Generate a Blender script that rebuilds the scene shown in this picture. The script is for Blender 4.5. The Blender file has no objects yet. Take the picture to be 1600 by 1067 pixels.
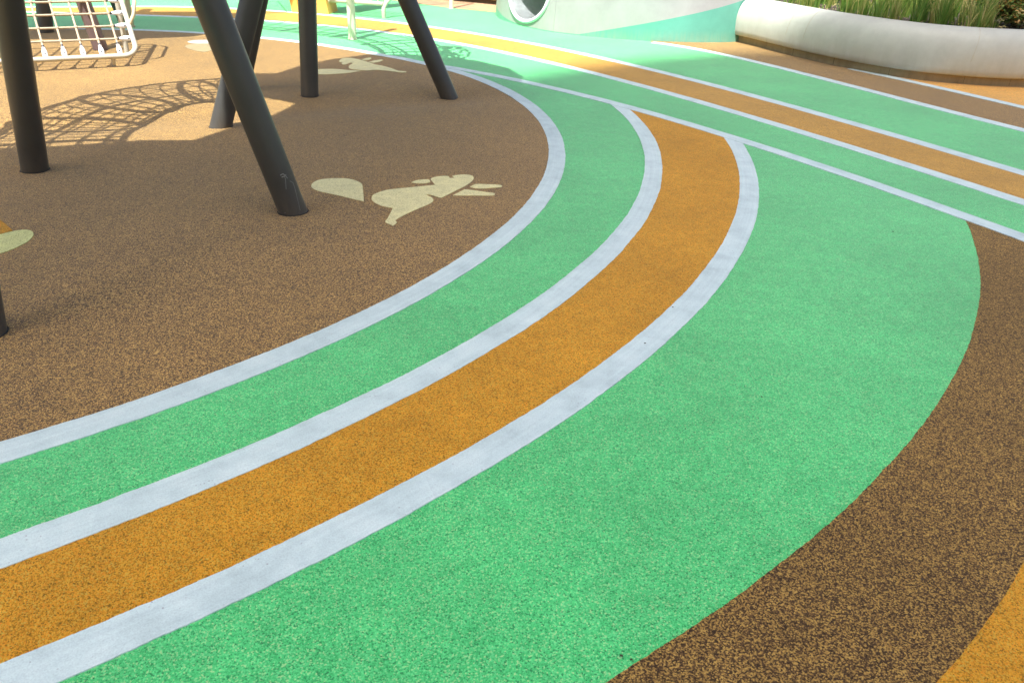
import bpy, bmesh, math, random
from math import sin, cos, tan, pi, radians, atan2, hypot, sqrt
from mathutils import Vector, Matrix, noise
from mathutils.geometry import tessellate_polygon

scene = bpy.context.scene
rnd = random.Random(7)

# ------------------------------------------------------------------ camera
FPX, PITCH, ROLL, CAMH = 1203.9, radians(29.094), radians(2.564), 1.5
_c, _s, _cp, _sp = cos(ROLL), sin(ROLL), cos(PITCH), sin(PITCH)
_U = Vector((0, _sp, _cp)); FW = Vector((0, _cp, -_sp))
RT = _c * Vector((1, 0, 0)) + _s * _U
UP = -_s * Vector((1, 0, 0)) + _c * _U
cam_data = bpy.data.cameras.new('camera')
cam = bpy.data.objects.new('camera', cam_data)
scene.collection.objects.link(cam)
m = Matrix((RT, UP, -FW)).transposed().to_4x4()
m.translation = (0, 0, CAMH)
cam.matrix_world = m
cam_data.sensor_width = 36.0
cam_data.lens = FPX / 1600 * 36.0
cam_data.clip_start = 0.05
cam_data.clip_end = 1000
cam_data.dof.use_dof = True
cam_data.dof.focus_distance = 4.2
cam_data.dof.aperture_fstop = 8.0
scene.camera = cam

# ------------------------------------------------------------------ light
SUN_EL, SUN_AZ = radians(66), radians(72)      # AZ: ground direction in which shadows fall
SUNH = Vector((cos(SUN_AZ), sin(SUN_AZ), 0)) / tan(SUN_EL)
world = bpy.data.worlds.new('World'); scene.world = world
world.use_nodes = True
wn = world.node_tree.nodes; wl = world.node_tree.links
bg = wn['Background']
sky = wn.new('ShaderNodeTexSky'); sky.sky_type = 'NISHITA'
sky.sun_disc = False
sky.sun_elevation = SUN_EL
sky.sun_rotation = atan2(-cos(SUN_AZ), -sin(SUN_AZ))
sky.air_density = 0.8; sky.dust_density = 5.0; sky.ozone_density = 0.6
wl.new(sky.outputs[0], bg.inputs[0])
bg.inputs[1].default_value = 0.055
sun_data = bpy.data.lights.new('sun', 'SUN')
sun_data.energy = 2.4; sun_data.angle = radians(0.53); sun_data.color = (0.97, 0.97, 0.96)
sun = bpy.data.objects.new('sun', sun_data); scene.collection.objects.link(sun)
sdir = Vector((cos(SUN_AZ) * cos(SUN_EL), sin(SUN_AZ) * cos(SUN_EL), -sin(SUN_EL)))
sun.rotation_euler = sdir.to_track_quat('-Z', 'Y').to_euler()
sun.location = (-20, -18, 40)
scene.view_settings.view_transform = 'Standard'
scene.view_settings.look = 'None'
scene.view_settings.exposure = 2.18
scene.view_settings.gamma = 1.0
scene.view_settings.use_curve_mapping = False
scene.cycles.use_denoising = True
scene.cycles.max_bounces = 8
scene.cycles.diffuse_bounces = 4

# ------------------------------------------------------------------ helpers
def at(px, py, z=0.0):
    """ground (or height z) point measured in the 1600 x 1067 photograph"""
    d = (px - 800) * RT + (533.5 - py) * UP + FPX * FW
    t = (z - CAMH) / d.z
    return Vector((d.x * t, d.y * t, z))

def lift(p, z):
    """the point at height z whose shadow falls on ground point p"""
    return Vector((p.x - SUNH.x * z, p.y - SUNH.y * z, z))

def link(o, parent=None):
    scene.collection.objects.link(o)
    if parent is not None:
        o.parent = parent
    return o

def mesh_obj(name, verts, faces, mat, parent=None, smooth=False, origin=None):
    me = bpy.data.meshes.new(name)
    if origin is not None:
        verts = [Vector(v) - Vector(origin) for v in verts]
    me.from_pydata([tuple(v) for v in verts], [], faces)
    me.materials.append(mat)
    if smooth:
        me.polygons.foreach_set('use_smooth', [True] * len(me.polygons))
    me.update()
    o = bpy.data.objects.new(name, me)
    if origin is not None:
        o.location = origin
    return link(o, parent)

def empty(name, loc=(0, 0, 0)):
    o = bpy.data.objects.new(name, None); o.location = loc
    o.empty_display_size = 0.1
    return link(o)

def tag(o, label, cat, group=None):
    o['label'] = label; o['category'] = cat
    if group: o['group'] = group
    return o

def structure(o, label=None):
    o['kind'] = 'structure'
    if label: o['label'] = label
    return o

def part(name, verts, faces, mat, root, smooth=False):
    """child mesh given in world coordinates (root has only a location)"""
    off = Vector(root.location)
    p = root
    while p.parent is not None:
        p = p.parent; off += Vector(p.location)
    return mesh_obj(name, [Vector(v) - off for v in verts], faces, mat, root, smooth)

class MB:
    def __init__(self): self.v = []; self.f = []
    def tube(self, pts, r, n=10, closed=False, caps=True, r1=None):
        pts = [Vector(p) for p in pts]; N = len(pts)
        base = len(self.v); up = None
        for i, p in enumerate(pts):
            if closed:
                d = pts[(i + 1) % N] - pts[i - 1]
            else:
                d = pts[min(i + 1, N - 1)] - pts[max(i - 1, 0)]
            d.normalize()
            if up is None:
                up = d.orthogonal().normalized()
            else:
                up = (up - d * up.dot(d))
                up = up.normalized() if up.length > 1e-6 else d.orthogonal().normalized()
            sd = d.cross(up)
            rr = r if r1 is None else r + (r1 - r) * i / (N - 1)
            for k in range(n):
                a = 2 * pi * k / n
                self.v.append(p + (up * cos(a) + sd * sin(a)) * rr)
        R = N if closed else N - 1
        for i in range(R):
            for k in range(n):
                a = base + i * n + k; b = base + i * n + (k + 1) % n
                j = (i + 1) % N
                self.f.append((a, b, base + j * n + (k + 1) % n, base + j * n + k))
        if caps and not closed:
            e = len(self.v)                     # caps have their own vertices so the sides shade cleanly
            self.v += [self.v[base + k].copy() for k in range(n)] + [self.v[base + (N - 1) * n + k].copy() for k in range(n)]
            self.f.append(tuple(e + k for k in range(n))[::-1])
            self.f.append(tuple(e + n + k for k in range(n)))
        return self
    def ball(self, c, r, n=8, m=5, sz=1.0):
        c = Vector(c); b = len(self.v)
        self.v.append(c + Vector((0, 0, r * sz)))
        for i in range(1, m):
            t = pi * i / m
            for k in range(n):
                a = 2 * pi * k / n
                self.v.append(c + Vector((r * sin(t) * cos(a), r * sin(t) * sin(a), r * sz * cos(t))))
        self.v.append(c - Vector((0, 0, r * sz)))
        e = len(self.v) - 1
        for k in range(n):
            self.f.append((b, b + 1 + k, b + 1 + (k + 1) % n))
            self.f.append((e, e - n + (k + 1) % n, e - n + k))
        for i in range(m - 2):
            for k in range(n):
                a = b + 1 + i * n
                self.f.append((a + k, a + n + k, a + n + (k + 1) % n, a + (k + 1) % n))
        return self
    def prism(self, poly, z0, z1):
        """vertical prism over a 2D polygon"""
        n = len(poly); b = len(self.v)
        for z in (z0, z1):
            for p in poly: self.v.append(Vector((p[0], p[1], z)))
        tri = tessellate_polygon([[Vector((p[0], p[1], 0)) for p in poly]])
        for t in tri:
            self.f.append(tuple(b + n + i for i in t)); self.f.append(tuple(b + i for i in t[::-1]))
        for i in range(n):
            j = (i + 1) % n
            self.f.append((b + i, b + j, b + n + j, b + n + i))
        return self
    def box(self, c, ax, ay, az):
        c = Vector(c); b = len(self.v)
        for sx in (-1, 1):
            for sy in (-1, 1):
                for sz in (-1, 1):
                    self.v.append(c + Vector(ax) * sx + Vector(ay) * sy + Vector(az) * sz)
        for q in ((0, 1, 3, 2), (4, 6, 7, 5), (0, 4, 5, 1), (2, 3, 7, 6), (0, 2, 6, 4), (1, 5, 7, 3)):
            self.f.append(tuple(b + i for i in q))
        return self
    def part(self, name, mat, root, smooth=False):
        return part(name, self.v, self.f, mat, root, smooth)

def catmull(pts, n=8):
    pts = [Vector(p) for p in pts]; out = []
    P = [pts[0] * 2 - pts[1]] + pts + [pts[-1] * 2 - pts[-2]]
    for i in range(1, len(P) - 2):
        for k in range(n):
            t = k / n; a, b, c, d = P[i - 1], P[i], P[i + 1], P[i + 2]
            out.append(0.5 * ((2 * b) + (c - a) * t + (2 * a - 5 * b + 4 * c - d) * t * t + (3 * b - a - 3 * c + d) * t ** 3))
    out.append(pts[-1]); return out

# ------------------------------------------------------------------ materials
def new_mat(name):
    mt = bpy.data.materials.new(name); mt.use_nodes = True
    nt = mt.node_tree
    return mt, nt, nt.nodes['Principled BSDF']

def N(nt, t, **kw):
    n = nt.nodes.new(t)
    for k, v in kw.items(): setattr(n, k, v)
    return n

def mix_col(nt, fac, a, b, bt='MIX'):
    n = N(nt, 'ShaderNodeMix', data_type='RGBA', blend_type=bt)
    for sock, val in ((n.inputs[0], fac), (n.inputs[6], a), (n.inputs[7], b)):
        if isinstance(val, (int, float)): sock.default_value = val
        elif isinstance(val, tuple): sock.default_value = (*val, 1)
        else: nt.links.new(val, sock)
    return n.outputs[2]

def ramp(nt, fac, stops, interp='LINEAR'):
    r = N(nt, 'ShaderNodeValToRGB'); r.color_ramp.interpolation = interp
    el = r.color_ramp.elements
    while len(el) < len(stops): el.new(0.5)
    for e, (p, c) in zip(el, stops):
        e.position = p; e.color = (*c, 1) if len(c) == 3 else c
    nt.links.new(fac, r.inputs[0])
    return r.outputs[0]

def noise_tex(nt, vec, scale, detail=3, rough=0.6):
    n = N(nt, 'ShaderNodeTexNoise'); n.inputs['Scale'].default_value = scale
    n.inputs['Detail'].default_value = detail; n.inputs['Roughness'].default_value = rough
    nt.links.new(vec, n.inputs['Vector']); return n.outputs['Fac']

def rubber(name, stops, grain=210.0, patch=((0.82,) * 3, (1.12,) * 3), sheen=0.3, bump=0.35, tint=(1, 1, 1)):
    """poured EPDM rubber: coloured granules, one random colour to a granule"""
    mt, nt, bs = new_mat(name); L = nt.links
    geo = N(nt, 'ShaderNodeNewGeometry'); pos = geo.outputs['Position']
    vo = N(nt, 'ShaderNodeTexVoronoi'); vo.inputs['Scale'].default_value = grain
    vo.inputs['Randomness'].default_value = 1.0
    L.new(pos, vo.inputs['Vector'])
    sep = N(nt, 'ShaderNodeSeparateColor'); L.new(vo.outputs['Color'], sep.inputs[0])
    clump = noise_tex(nt, pos, grain * 0.45, 2, 0.7)
    mv = N(nt, 'ShaderNodeMath', operation='MULTIPLY_ADD'); L.new(clump, mv.inputs[0])
    mv.inputs[1].default_value = 0.8; mv.inputs[2].default_value = -0.4
    ad = N(nt, 'ShaderNodeMath', operation='ADD', use_clamp=True)
    L.new(sep.outputs[0], ad.inputs[0]); L.new(mv.outputs[0], ad.inputs[1])
    col = ramp(nt, ad.outputs[0], stops, 'CONSTANT')
    big = noise_tex(nt, pos, 1.1, 6, 0.66)
    tone = ramp(nt, big, [(0.3, patch[0]), (0.7, patch[1])])
    col = mix_col(nt, 1.0, col, tone, 'MULTIPLY')
    mid = noise_tex(nt, pos, 14.0, 4, 0.6)
    tone2 = ramp(nt, mid, [(0.32, (0.9, 0.9, 0.9)), (0.68, (1.07, 1.07, 1.07))])
    col = mix_col(nt, 1.0, col, tone2, 'MULTIPLY')
    L.new(col, bs.inputs['Base Color'])
    bs.inputs['Roughness'].default_value = 0.75
    bs.inputs['Specular IOR Level'].default_value = 0.18
    bs.inputs['Sheen Weight'].default_value = sheen
    bs.inputs['Sheen Roughness'].default_value = 0.45
    bs.inputs['Sheen Tint'].default_value = (*tint, 1)
    bp = N(nt, 'ShaderNodeBump'); bp.inputs['Strength'].default_value = bump
    bp.inputs['Distance'].default_value = 0.004
    L.new(vo.outputs['Distance'], bp.inputs['Height']); bp.invert = True
    L.new(bp.outputs[0], bs.inputs['Normal'])
    return mt

M = {}
M['green'] = rubber('green_rubber', [(0, (0.012, 0.24, 0.065)), (0.09, (0.045, 0.47, 0.130)), (0.4, (0.076, 0.60, 0.180)),
                                     (0.74, (0.135, 0.69, 0.245)), (0.91, (0.36, 0.66, 0.27))], grain=300, tint=(0.95, 1, 0.85), sheen=0.55)
M['brown'] = rubber('brown_rubber', [(0, (0.034, 0.017, 0.007)), (0.16, (0.088, 0.046, 0.018)), (0.36, (0.185, 0.100, 0.032)),
                                     (0.57, (0.39, 0.220, 0.058)), (0.82, (0.58, 0.36, 0.100))], grain=265, bump=0.5, sheen=0.5, tint=(1.0, 0.80, 0.55))
M['dark_brown'] = rubber('dark_brown_rubber', [(0, (0.030, 0.016, 0.007)), (0.2, (0.068, 0.037, 0.016)), (0.44, (0.130, 0.072, 0.025)),
                                     (0.60, (0.32, 0.185, 0.048)), (0.84, (0.48, 0.30, 0.075))], grain=300, bump=0.4, sheen=0.22, tint=(1.0, 0.74, 0.42))
M['orange'] = rubber('orange_rubber', [(0, (0.20, 0.105, 0.008)), (0.09, (0.42, 0.20, 0.010)), (0.35, (0.64, 0.29, 0.018)),
                                       (0.62, (0.70, 0.25, 0.014)), (0.73, (0.70, 0.36, 0.03)), (0.92, (0.56, 0.38, 0.06))], grain=300, sheen=0.2, tint=(1.0, 0.82, 0.5))
M['sunlit_orange'] = rubber('sunlit_orange_rubber', [(0, (0.20, 0.105, 0.02)), (0.12, (0.42, 0.22, 0.03)), (0.4, (0.56, 0.305, 0.042)), (0.75, (0.60, 0.335, 0.06))], grain=300, sheen=0.25, tint=(1.0, 0.88, 0.7))  # washed-out look of the sunlit band is put into this paler orange
M['yellow'] = rubber('yellow_rubber', [(0, (0.4, 0.2, 0.02)), (0.2, (0.75, 0.36, 0.03)), (0.6, (0.85, 0.44, 0.05))])
M['tan'] = rubber('tan_rubber', [(0, (0.25, 0.13, 0.06)), (0.3, (0.48, 0.27, 0.13)), (0.7, (0.6, 0.36, 0.18))])
M['cream_inlay'] = rubber('cream_rubber', [(0, (0.48, 0.43, 0.19)), (0.12, (0.76, 0.69, 0.32)), (0.6, (0.84, 0.77, 0.38))], grain=300, bump=0.2, patch=((0.96,) * 3, (1.03,) * 3))
M['lime_inlay'] = rubber('lime_rubber', [(0, (0.30, 0.32, 0.09)), (0.12, (0.62, 0.63, 0.23)), (0.6, (0.68, 0.69, 0.27))], grain=300, bump=0.2, patch=((0.96,) * 3, (1.03,) * 3))
M['white_inlay'] = rubber('white_inlay_rubber', [(0, (0.36, 0.34, 0.27)), (0.2, (0.42, 0.40, 0.33))], bump=0.2)
M['straw_inlay'] = rubber('straw_inlay_rubber', [(0, (0.24, 0.17, 0.07)), (0.2, (0.30, 0.235, 0.105))], bump=0.2)

def white_line():
    mt, nt, bs = new_mat('white_rubber_line'); L = nt.links
    geo = N(nt, 'ShaderNodeNewGeometry'); pos = geo.outputs['Position']
    streak = noise_tex(nt, pos, 7, 6, 0.65)
    col = ramp(nt, streak, [(0.3, (0.51, 0.63, 0.625)), (0.5, (0.61, 0.745, 0.735)), (0.72, (0.69, 0.81, 0.79))])
    fine = noise_tex(nt, pos, 230, 3, 0.75)
    c2 = ramp(nt, fine, [(0.32, (0.82, 0.83, 0.84)), (0.55, (1.0, 1.0, 1.0)), (0.7, (1.07, 1.07, 1.07))])
    col = mix_col(nt, 1.0, col, c2, 'MULTIPLY')
    # pores and dark specks left in the trowelled skin
    vo = N(nt, 'ShaderNodeTexVoronoi'); vo.inputs['Scale'].default_value = 55; L.new(pos, vo.inputs['Vector'])
    spk = ramp(nt, vo.outputs['Distance'], [(0.0, (1, 1, 1)), (0.11, (1, 1, 1)), (0.15, (0, 0, 0))])
    gate = ramp(nt, noise_tex(nt, pos, 5, 3, 0.7), [(0.52, (0, 0, 0)), (0.62, (1, 1, 1))])
    f = mix_col(nt, 1.0, spk, gate, 'MULTIPLY')
    col = mix_col(nt, f, col, (0.34, 0.38, 0.40))
    smear = ramp(nt, noise_tex(nt, pos, 2.3, 4, 0.7), [(0.5, (1, 1, 1)), (0.75, (0.87, 0.88, 0.885))])
    col = mix_col(nt, 1.0, col, smear, 'MULTIPLY')
    # trowel streaks along the line and slightly different batches end to end
    tc = N(nt, 'ShaderNodeTexCoord'); mp = N(nt, 'ShaderNodeMapping'); mp.inputs['Scale'].default_value = (1.6, 55, 1)
    L.new(tc.outputs['UV'], mp.inputs['Vector'])
    stx = ramp(nt, noise_tex(nt, mp.outputs[0], 1.0, 4, 0.6), [(0.3, (0.90, 0.91, 0.915)), (0.7, (1.05, 1.045, 1.04))])
    col = mix_col(nt, 1.0, col, stx, 'MULTIPLY')
    sp = N(nt, 'ShaderNodeSeparateXYZ'); L.new(tc.outputs['UV'], sp.inputs[0])
    dv = N(nt, 'ShaderNodeMath', operation='MULTIPLY'); L.new(sp.outputs[0], dv.inputs[0]); dv.inputs[1].default_value = 0.83
    skew = N(nt, 'ShaderNodeMath', operation='MULTIPLY_ADD'); L.new(sp.outputs[1], skew.inputs[0]); skew.inputs[1].default_value = 0.35; L.new(dv.outputs[0], skew.inputs[2])
    fl = N(nt, 'ShaderNodeMath', operation='FLOOR'); L.new(skew.outputs[0], fl.inputs[0])
    wnz = N(nt, 'ShaderNodeTexWhiteNoise', noise_dimensions='1D'); L.new(fl.outputs[0], wnz.inputs['W'])
    batch = ramp(nt, wnz.outputs['Value'], [(0.0, (0.97, 0.97, 0.975)), (1.0, (1.02, 1.02, 1.015))])
    col = mix_col(nt, 1.0, col, batch, 'MULTIPLY')
    fr = N(nt, 'ShaderNodeMath', operation='FRACT'); L.new(skew.outputs[0], fr.inputs[0])
    jn = ramp(nt, fr.outputs[0], [(0.0, (0.95, 0.955, 0.96)), (0.006, (1, 1, 1)), (0.985, (1, 1, 1)), (1.0, (1.025, 1.025, 1.02))])
    col = mix_col(nt, 1.0, col, jn, 'MULTIPLY')
    L.new(col, bs.inputs['Base Color'])
    bs.inputs['Roughness'].default_value = 0.55
    bs.inputs['Sheen Weight'].default_value = 0.1
    bp = N(nt, 'ShaderNodeBump'); bp.inputs['Strength'].default_value = 0.25; bp.inputs['Distance'].default_value = 0.003
    L.new(fine, bp.inputs['Height']); L.new(bp.outputs[0], bs.inputs['Normal'])
    return mt
M['white'] = white_line()

def paint(name, col, rough=0.45, var=0.08, spec=0.5, metal=0.0, scale=6.0, bump=0.0, coat=0.0):
    mt, nt, bs = new_mat(name); L = nt.links
    tc = N(nt, 'ShaderNodeTexCoord')
    nz = noise_tex(nt, tc.outputs['Object'], scale, 5, 0.65)
    lo = tuple(c * (1 - var) for c in col); hi = tuple(min(1, c * (1 + var)) for c in col)
    L.new(ramp(nt, nz, [(0.3, lo), (0.7, hi)]), bs.inputs['Base Color'])
    rr = ramp(nt, noise_tex(nt, tc.outputs['Object'], scale * 4, 4, 0.6), [(0.3, (rough * 0.85,) * 3), (0.7, (min(1, rough * 1.2),) * 3)])
    L.new(rr, bs.inputs['Roughness'])
    bs.inputs['Metallic'].default_value = metal
    bs.inputs['Specular IOR Level'].default_value = spec
    bs.inputs['Coat Weight'].default_value = coat
    if bump:
        bp = N(nt, 'ShaderNodeBump'); bp.inputs['Strength'].default_value = bump; bp.inputs['Distance'].default_value = 0.003
        L.new(noise_tex(nt, tc.outputs['Object'], 120, 3), bp.inputs['Height']); L.new(bp.outputs[0], bs.inputs['Normal'])
    return mt
M['post'] = paint('charcoal_powder_coat', (0.058, 0.057, 0.050), 0.36, 0.2, 0.5, bump=0.12)
M['post_violet'] = paint('weathered_violet_grey_paint', (0.16, 0.11, 0.105), 0.45, 0.15)
M['scuff'] = paint('chalky_scratch', (0.20, 0.20, 0.18), 0.8, 0.3)
M['base_ring'] = paint('black_rubber_collar', (0.02, 0.02, 0.02), 0.7)
M['cream_tube'] = paint('cream_powder_coat', (0.55, 0.48, 0.31), 0.4, 0.06)
M['white_tube'] = paint('ivory_powder_coat', (0.48, 0.45, 0.36), 0.4, 0.05)
M['rope'] = paint('beige_net_rope', (0.42, 0.34, 0.23), 0.85, 0.15, scale=40, bump=0.4)
M['dark_rope'] = paint('brown_net_rope', (0.25, 0.18, 0.12), 0.85, 0.15, scale=40)
M['clip'] = paint('white_plastic_clip', (0.80, 0.80, 0.80), 0.35, 0.04)
M['clip_bolt'] = paint('dark_steel_bolt', (0.05, 0.05, 0.06), 0.4, 0.1, metal=0.6)
M['post_cream'] = paint('cream_post_paint', (0.76, 0.69, 0.53), 0.4, 0.05)
M['ochre'] = paint('ochre_yellow_panel', (0.78, 0.42, 0.08), 0.45, 0.06)
M['timber'] = paint('ochre_timber', (0.55, 0.36, 0.14), 0.65, 0.25, scale=14)
M['gap'] = paint('dark_base_gap', (0.05, 0.035, 0.02), 0.8)
M['deck'] = paint('tower_deck_panel', (0.35, 0.33, 0.28), 0.6)
M['facade'] = paint('pale_render_facade', (0.55, 0.54, 0.50), 0.7, 0.05, scale=0.2)
M['window'] = paint('dark_window_glass', (0.04, 0.05, 0.06), 0.12, 0.2)
M['steel'] = paint('brushed_steel_lining', (0.62, 0.64, 0.65), 0.38, 0.12, metal=0.85, scale=9)
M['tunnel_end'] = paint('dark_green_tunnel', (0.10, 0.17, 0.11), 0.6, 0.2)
M['soil'] = paint('dark_planting_soil', (0.045, 0.032, 0.022), 0.95, 0.5, scale=20, bump=1.0)
M['grey_ground'] = paint('grey_paving', (0.32, 0.31, 0.29), 0.8, 0.1)

def stained(name, col, grime, z0, z1, amount, rough=0.42, fq=14):
    """painted shell with rain streaks and grime that creep up from the foot"""
    mt, nt, bs = new_mat(name); L = nt.links
    geo = N(nt, 'ShaderNodeNewGeometry'); pos = geo.outputs['Position']
    mp = N(nt, 'ShaderNodeMapping'); mp.inputs['Scale'].default_value = (fq, fq, 0.8); L.new(pos, mp.inputs['Vector'])
    st = noise_tex(nt, mp.outputs[0], 2.2, 5, 0.7)
    sx = N(nt, 'ShaderNodeSeparateXYZ'); L.new(pos, sx.inputs[0])
    mr = N(nt, 'ShaderNodeMapRange'); mr.inputs[1].default_value = z0; mr.inputs[2].default_value = z1
    mr.inputs[3].default_value = 1.0; mr.inputs[4].default_value = 0.0
    L.new(sx.outputs[2], mr.inputs[0])
    mu = N(nt, 'ShaderNodeMath', operation='MULTIPLY', use_clamp=True)
    sr = ramp(nt, st, [(0.3, (0, 0, 0)), (0.7, (1, 1, 1))])
    L.new(mr.outputs[0], mu.inputs[0]); L.new(sr, mu.inputs[1])
    m2 = N(nt, 'ShaderNodeMath', operation='MULTIPLY', use_clamp=True); L.new(mu.outputs[0], m2.inputs[0]); m2.inputs[1].default_value = amount
    cloud = noise_tex(nt, pos, 2.5, 7, 0.7)
    base = ramp(nt, cloud, [(0.3, tuple(c * 0.80 for c in col)), (0.68, col)])
    bp = N(nt, 'ShaderNodeBump'); bp.inputs['Strength'].default_value = 0.2; bp.inputs['Distance'].default_value = 0.004
    L.new(noise_tex(nt, pos, 45, 5, 0.7), bp.inputs['Height']); L.new(bp.outputs[0], bs.inputs['Normal'])
    out = mix_col(nt, m2.outputs[0], base, grime)
    L.new(out, bs.inputs['Base Color'])
    bs.inputs['Roughness'].default_value = rough
    return mt
M['post'] = stained('dusty_charcoal_powder_coat', (0.066, 0.064, 0.057), (0.15, 0.125, 0.09), 0.0, 0.16, 0.55, 0.36, 9)
M['shell_white'] = stained('white_shell_paint', (0.37, 0.365, 0.36), (0.45, 0.42, 0.30), 0.0, 0.5, 0.35)
M['shell_mint'] = stained('mint_shell_colour', (0.12, 0.38, 0.29), (0.30, 0.36, 0.22), 0.0, 0.16, 0.6)
M['planter'] = stained('cast_stone_planter', (0.54, 0.555, 0.48), (0.33, 0.32, 0.22), 0.1, 0.5, 0.4, 0.5, 6)
M['plinth'] = stained('stained_concrete_plinth', (0.46, 0.36, 0.19), (0.15, 0.115, 0.055), -0.05, 0.2, 0.95, 0.8, 3.5)

def foliage(name, stops, rough=0.5, trans=0.25):
    mt, nt, bs = new_mat(name); L = nt.links
    at_ = N(nt, 'ShaderNodeAttribute', attribute_name='shade')
    col = ramp(nt, at_.outputs['Fac'], stops)
    L.new(col, bs.inputs['Base Color']); bs.inputs['Roughness'].default_value = rough
    tr = N(nt, 'ShaderNodeBsdfTranslucent'); L.new(col, tr.inputs[0])
    mx = N(nt, 'ShaderNodeMixShader'); mx.inputs[0].default_value = trans
    L.new(bs.outputs[0], mx.inputs[1]); L.new(tr.outputs[0], mx.inputs[2])
    L.new(mx.outputs[0], nt.nodes['Material Output'].inputs['Surface'])
    return mt
M['grass'] = foliage('grass_blades', [(0.0, (0.05, 0.13, 0.015)), (0.35, (0.12, 0.24, 0.03)), (0.6, (0.24, 0.29, 0.06)), (0.8, (0.42, 0.37, 0.12)), (1.0, (0.52, 0.42, 0.2))])
M['leaf'] = foliage('shrub_leaves', [(0.0, (0.10, 0.19, 0.04)), (0.5, (0.24, 0.33, 0.08)), (0.75, (0.3, 0.26, 0.08)), (0.9, (0.6, 0.27, 0.04)), (1.0, (0.62, 0.45, 0.2))])
M['twig'] = paint('shrub_twig', (0.12, 0.08, 0.05), 0.8)

# ------------------------------------------------------------------ rubber floor
def flat(name, poly, z, mat, parent=None, hole=None, skirt=0.006):
    loops = [[Vector((p[0], p[1], 0)) for p in poly]]
    if hole: loops.append([Vector((p[0], p[1], 0)) for p in hole])
    tri = tessellate_polygon(loops)
    n = len(poly)
    vs = [(p[0], p[1], z) for p in poly] + [(p[0], p[1], z) for p in (hole or [])]
    fs = []
    for t in tri:
        a, b, c = (Vector(vs[i]) for i in t)
        if (b - a).cross(c - a).z < 0: t = t[::-1]
        fs.append(tuple(t))
    if skirt:                                   # edges run down into the layer below
        b = len(vs); vs += [(p[0], p[1], z - skirt) for p in poly]
        area = sum(poly[i - 1][0] * poly[i][1] - poly[i][0] * poly[i - 1][1] for i in range(n))
        for i in range(n):
            j = (i + 1) % n
            fs.append((b + i, b + j, j, i) if area > 0 else (i, j, b + j, b + i))
    return mesh_obj(name, vs, fs, mat, parent)

def wob(s, seed):
    return 0.0035 * noise.noise(Vector((s * 3.1, seed, 0.3))) + 0.0022 * noise.noise(Vector((s * 13.0, seed, 5.1))) + 0.0018 * noise.noise(Vector((s * 50.0, seed, 9.7))) + 0.0012 * noise.noise(Vector((s * 140.0, seed, 2.2)))

def strip(name, mid, width, z, mat, seed, parent=None):
    """hand laid white line: a ribbon with slightly uneven edges"""
    mid = [Vector((p[0], p[1], 0)) for p in mid]
    vs = []; fs = []; s = 0
    for i, p in enumerate(mid):
        d = (mid[min(i + 1, len(mid) - 1)] - mid[max(i - 1, 0)]).normalized()
        nrm = Vector((-d.y, d.x, 0))
        if i: s += (p - mid[i - 1]).length
        a = p + nrm * (width / 2 + wob(s, seed)); b = p - nrm * (width / 2 + wob(s, seed + 3.3))
        vs += [(a.x, a.y, z - 0.009), (a.x, a.y, z), (b.x, b.y, z), (b.x, b.y, z - 0.009)]
    for i in range(len(mid) - 1):
        q = 4 * i
        fs += [(q + 2, q + 6, q + 5, q + 1), (q + 1, q + 5, q + 4, q), (q + 3, q + 7, q + 6, q + 2)]
    o = mesh_obj(name, vs, fs, mat, parent)
    uv = o.data.uv_layers.new(name='UVMap'); acc = [0.0]
    for i in range(1, len(mid)): acc.append(acc[-1] + (mid[i] - mid[i - 1]).length)
    for lp in o.data.loops:
        i, k = divmod(lp.vertex_index, 4)
        uv.data[lp.index].uv = (acc[i] + seed * 17.0, 0.0 if k < 2 else width)
    return o

def interp(tt0, tt1, vals, t):
    n = len(vals); x = min(max((t - tt0) / (tt1 - tt0), 0), 1) * (n - 1)
    i = min(int(x), n - 2); f = x - i
    f = f * f * (3 - 2 * f)
    return vals[i] * (1 - f) + vals[i + 1] * f

CA = (-4.541, 5.607); RA = [4.805, 4.807, 4.810, 4.810, 4.809, 4.808, 4.805, 4.804, 4.806, 4.811, 4.817, 4.822, 4.818, 4.800, 4.755, 4.715, 4.725, 4.748, 4.762, 4.786, 4.806, 4.812]
CB = (-4.835, 6.062); RB = 5.815
CC = (-4.893, 6.410); RC = 6.566
CD = (-3.476, 6.433); RD = 6.466
LW = 0.119
def ringA(t):
    r = interp(-0.899, 1.663, RA, t) if -0.9 < t < 1.66 else 4.808
    return r
def arc(c, r, t0, t1, n):
    return [(c[0] + r * cos(t0 + (t1 - t0) * i / n), c[1] + r * sin(t0 + (t1 - t0) * i / n)) for i in range(n + 1)]

LINES = {1: (-0.95, 2.9, [-0.00914, -0.1476, -0.87608, 8.11005]),
         2: (-5.6, 3.2, [0.0, 0.00054, 0.00007, -0.13789, -1.05868, 9.64642]),
         3: (-6.0, 3.6, [0.00014, 0.00042, -0.00605, -0.12797, -0.96152, 10.8159]),
         4: (1.75, 4.4, [0.14478, -1.61373, 3.89713, 8.67811]),
         5: (4.0, 5.0, [-0.28641, 0.66695, 11.67605])}
def pv(co, x):
    r = 0
    for c in co: r = r * x + c
    return r
def line_y(k, x):
    a, b, co = LINES[k]
    if x < a: return pv(co, a) + (pv(co, a + .01) - pv(co, a)) / .01 * (x - a)
    if x > b: return pv(co, b) + (pv(co, b) - pv(co, b - .01)) / .01 * (x - b)
    return pv(co, x)
def line_pts(k, x0, x1, step=0.02):
    n = int((x1 - x0) / step)
    return [(x0 + (x1 - x0) * i / n, line_y(k, x0 + (x1 - x0) * i / n)) for i in range(n + 1)]

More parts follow.
